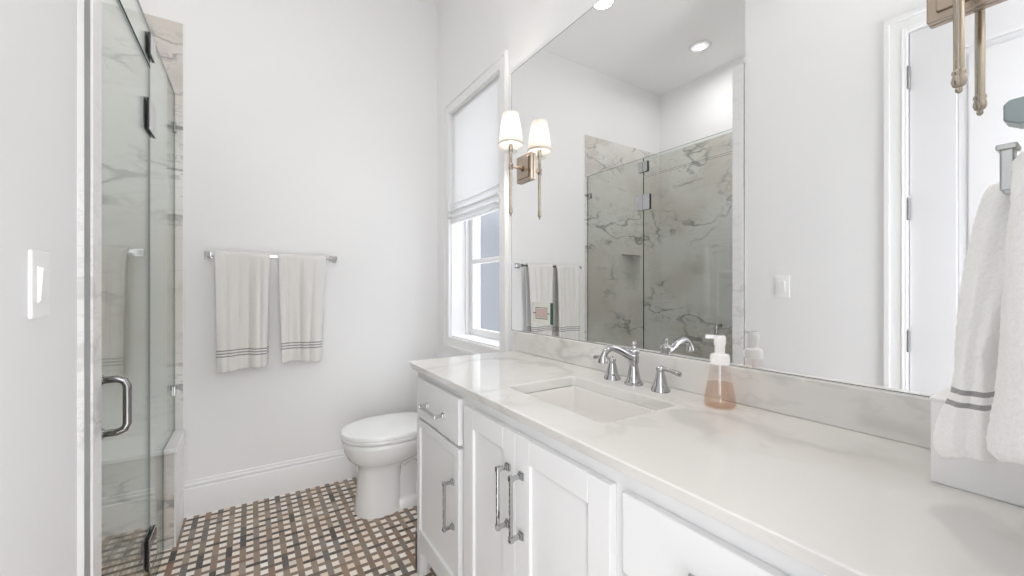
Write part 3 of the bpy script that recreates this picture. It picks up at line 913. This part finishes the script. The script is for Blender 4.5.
b = MB()
b.loft([egg(.470, .700, .118, 0, .57, pw=4), egg(.468, .700, .119, .010, .57, pw=4), egg(.476, .700, .112, .06, .57, pw=4), egg(.484, .70, .106, .16, .57, pw=4),
        egg(.488, .71, .105, .235, .58, pw=3.6), egg(.480, .75, .114, .258, .60, pw=3), egg(.457, .80, .140, .276, .62), egg(.434, .85, .163, .300, .64), egg(.418, .88, .179, .335, .65), egg(.409, .90, .187, .370, .66), egg(.406, .905, .189, .390, .66), egg(.411, .90, .184, .396, .66)])
# rear of the pedestal, foot and trapway bulge
b.loft([egg(.60, 1.00, .112, 0, .8, pw=6), egg(.60, 1.00, .112, .040, .8, pw=6), egg(.60, .99, .098, .052, .8, pw=6)])
b.loft([egg(.60, .98, .072, .05, .8, pw=6), egg(.60, .98, .070, .30, .8, pw=6), egg(.62, 1.09, .12, .36, .8, pw=6), egg(.62, 1.10, .175, .398, .8, pw=6)])
for s in (-1, 1):
    tr = spline([(.70, YT + s * .062, .26), (.76, YT + s * .072, .29), (.82, YT + s * .076, .26), (.84, YT + s * .076, .18), (.82, YT + s * .074, .10), (.82, YT + s * .072, .03)], 6)
    b.tube(tr, .040, 14)
b.build('bowl', CERAMIC, tl, smooth=55)
b = MB().loft([egg(.406, .90, .188, .3995, .655), egg(.402, .90, .192, .403, .655), egg(.401, .90, .193, .415, .655), egg(.403, .90, .191, .4205, .655)])
b.build('seat', CERAMIC, tl, smooth=55)
b = MB().loft([egg(.403, .90, .191, .4208, .655), egg(.400, .905, .194, .424, .655), egg(.400, .905, .194, .436, .655), egg(.405, .902, .190, .4425, .655), egg(.44, .88, .155, .4465, .655), egg(.55, .78, .06, .448, .655)])
b.build('lid', CERAMIC, tl, smooth=40)
b = MB().loft([egg(.925, 1.112, .195, .398, 1.02, pw=6), egg(.912, 1.114, .205, .58, 1.015, pw=6), egg(.908, 1.115, .21, .690, 1.012, pw=6)])
b.build('tank', CERAMIC, tl, smooth=55)
MB().loft([egg(.902, 1.117, .216, .690, 1.01, pw=7), egg(.900, 1.117, .218, .697, 1.01, pw=7), egg(.900, 1.117, .218, .712, 1.01, pw=7), egg(.908, 1.112, .21, .720, 1.01, pw=7)]).build('tank_lid', CERAMIC, tl, smooth=40)
MB().lathe([(.016, 0), (.016, .008), (.008, .012)], (.895, YT + .15, .63), 16, 'x').tube([(.893, YT + .15, .63), (.890, YT + .10, .625), (.891, YT + .07, .622)], .006, 10).build('flush_lever', CHROME, tl, smooth=40)

# ------------------------------------------------------------------ towel hook on the short wall, its towel, the box behind
HX = .780
hk = thing('towel_hook', (HX, YF, 1.40), 'two pronged metal towel hook at the right edge', 'hook')
MB().box(HX - .022, HX + .022, YF, YF + .010, 1.315, 1.470).build('hook_plate', HOOKM, hk, bevel=.003)
b = MB().prism([(YF + .010, 1.406), (.079, 1.406), (.0905, 1.413), (.0905, 1.432), (.086, 1.437), (YF + .010, 1.439)], 'x', HX - .016, HX + .016)
b.build('upper_prong', HOOKT, hk, bevel=.0015)
b = MB().box(HX - .009, HX + .009, .058, .075, 1.315, 1.404)
b.box(HX - .009, HX + .009, YF + .008, .092, 1.326, 1.338)
b.box(HX - .012, HX + .010, .0825, .0940, 1.330, 1.380)
b.box(HX - .015, HX + .015, .0795, .0970, 1.379, 1.386)
b.build('lower_prong', HOOKM, hk, bevel=.0018)


def bx_(X, px, py):
    """World y and z of a sight line of the photograph where it meets the plane x = X (used to measure the towel)."""
    th = R(32.788); a = (px - 512) / 405.46; q = -(py - 287.68) / 405.46
    dx_, dy_ = math.sin(th) + a * math.cos(th), math.cos(th) - a * math.sin(th)
    t = X / dx_
    return dy_ * t, 1.2118 + q * t


def lobe(b, X, contour, yr, ax, seed, n=56, rows=84):
    cs = sorted([bx_(X, *c)[::-1] for c in contour])           # (z, y of the outer edge), low to high
    zs = [c[0] for c in cs]; ys = [c[1] for c in cs]
    loops = []
    for i in range(rows + 1):
        z = zs[0] + (zs[-1] - zs[0]) * i / rows
        yl = interp(zs, ys, z)
        q = (zs[-1] - z) / (zs[-1] - zs[0])
        yq = yr[0] + (yr[1] - yr[0]) * min(1, q / .6)
        cy_, hb = (yl + yq) / 2, (yl - yq) / 2
        hx_ = ax * (.55 + .45 * min(1, q * 1.6))
        if i < 4:
            k = .86 + .14 * math.sin(math.pi / 2 * i / 4); hb *= k; hx_ *= k
        L = []
        for k in range(n):
            a = 2 * math.pi * k / n
            f = 1 + .12 * math.sin(3 * a + seed + q) * q + .06 * math.sin(7 * a + seed * 2 - q * 2)
            L.append((X + hx_ * f * math.cos(a), cy_ + hb * (1 + (f - 1) * .5) * math.sin(a), z + .006 * q * math.sin(2 * a + seed)))
        loops.append(L)
    b.loft(loops)


b = MB()
lobe(b, .832, [(936, 432), (937, 441), (942, 450), (938, 420), (943, 405), (953, 388), (957, 368), (958, 330), (960, 300), (966, 262), (974, 225), (983, 196), (992, 184)], (.048, .103), .044, .7)
lobe(b, .708, [(998, 457), (992, 448), (990, 436), (993, 415), (998, 390), (1002, 340), (1003, 300), (1006, 260), (1008, 225), (1012, 200), (1018, 186)], (.036, .036), .046, 2.2)
# the middle of the towel lies across the lower prong
b.tube(spline([(.840, .066, 1.30), (.815, .066, 1.345), (.780, .066, 1.357), (.745, .062, 1.345), (.715, .060, 1.30)], 5), [.020] * 21, 20)
ht = b.build('hook_towel', terry('terry_hook', [(1.0695, 1.0765), (1.0525, 1.0595)], xmin=.772, col=(.97, .965, .95), scale=380), loc=(HX, .066, 1.355), smooth=80)
m = ht.modifiers.new('sub', 'SUBSURF'); m.levels = 1; m.render_levels = 1
tx = bpy.data.textures.new('pile_clouds', 'CLOUDS'); tx.noise_scale = .005
m = ht.modifiers.new('pile', 'DISPLACE'); m.texture = tx; m.strength = .0028; m.mid_level = .5
tag(ht, 'thick white towel with two grey bands hanging on the hook', 'towel')

bxo = thing('white_box', (.982, .122, .900), 'plain white square box behind the hook towel', 'box')
b = MB().box(.920, 1.044, .060, .184, .9003, 1.030)
b.build('box_body', WHITEBOX, bxo, bevel=.002)
MB().box(.9185, 1.0455, .0585, .1855, 1.030, 1.036).build('box_lid', WHITEBOX, bxo, bevel=.002)

for o in bpy.data.objects:
    if '_o' in o: del o['_o']
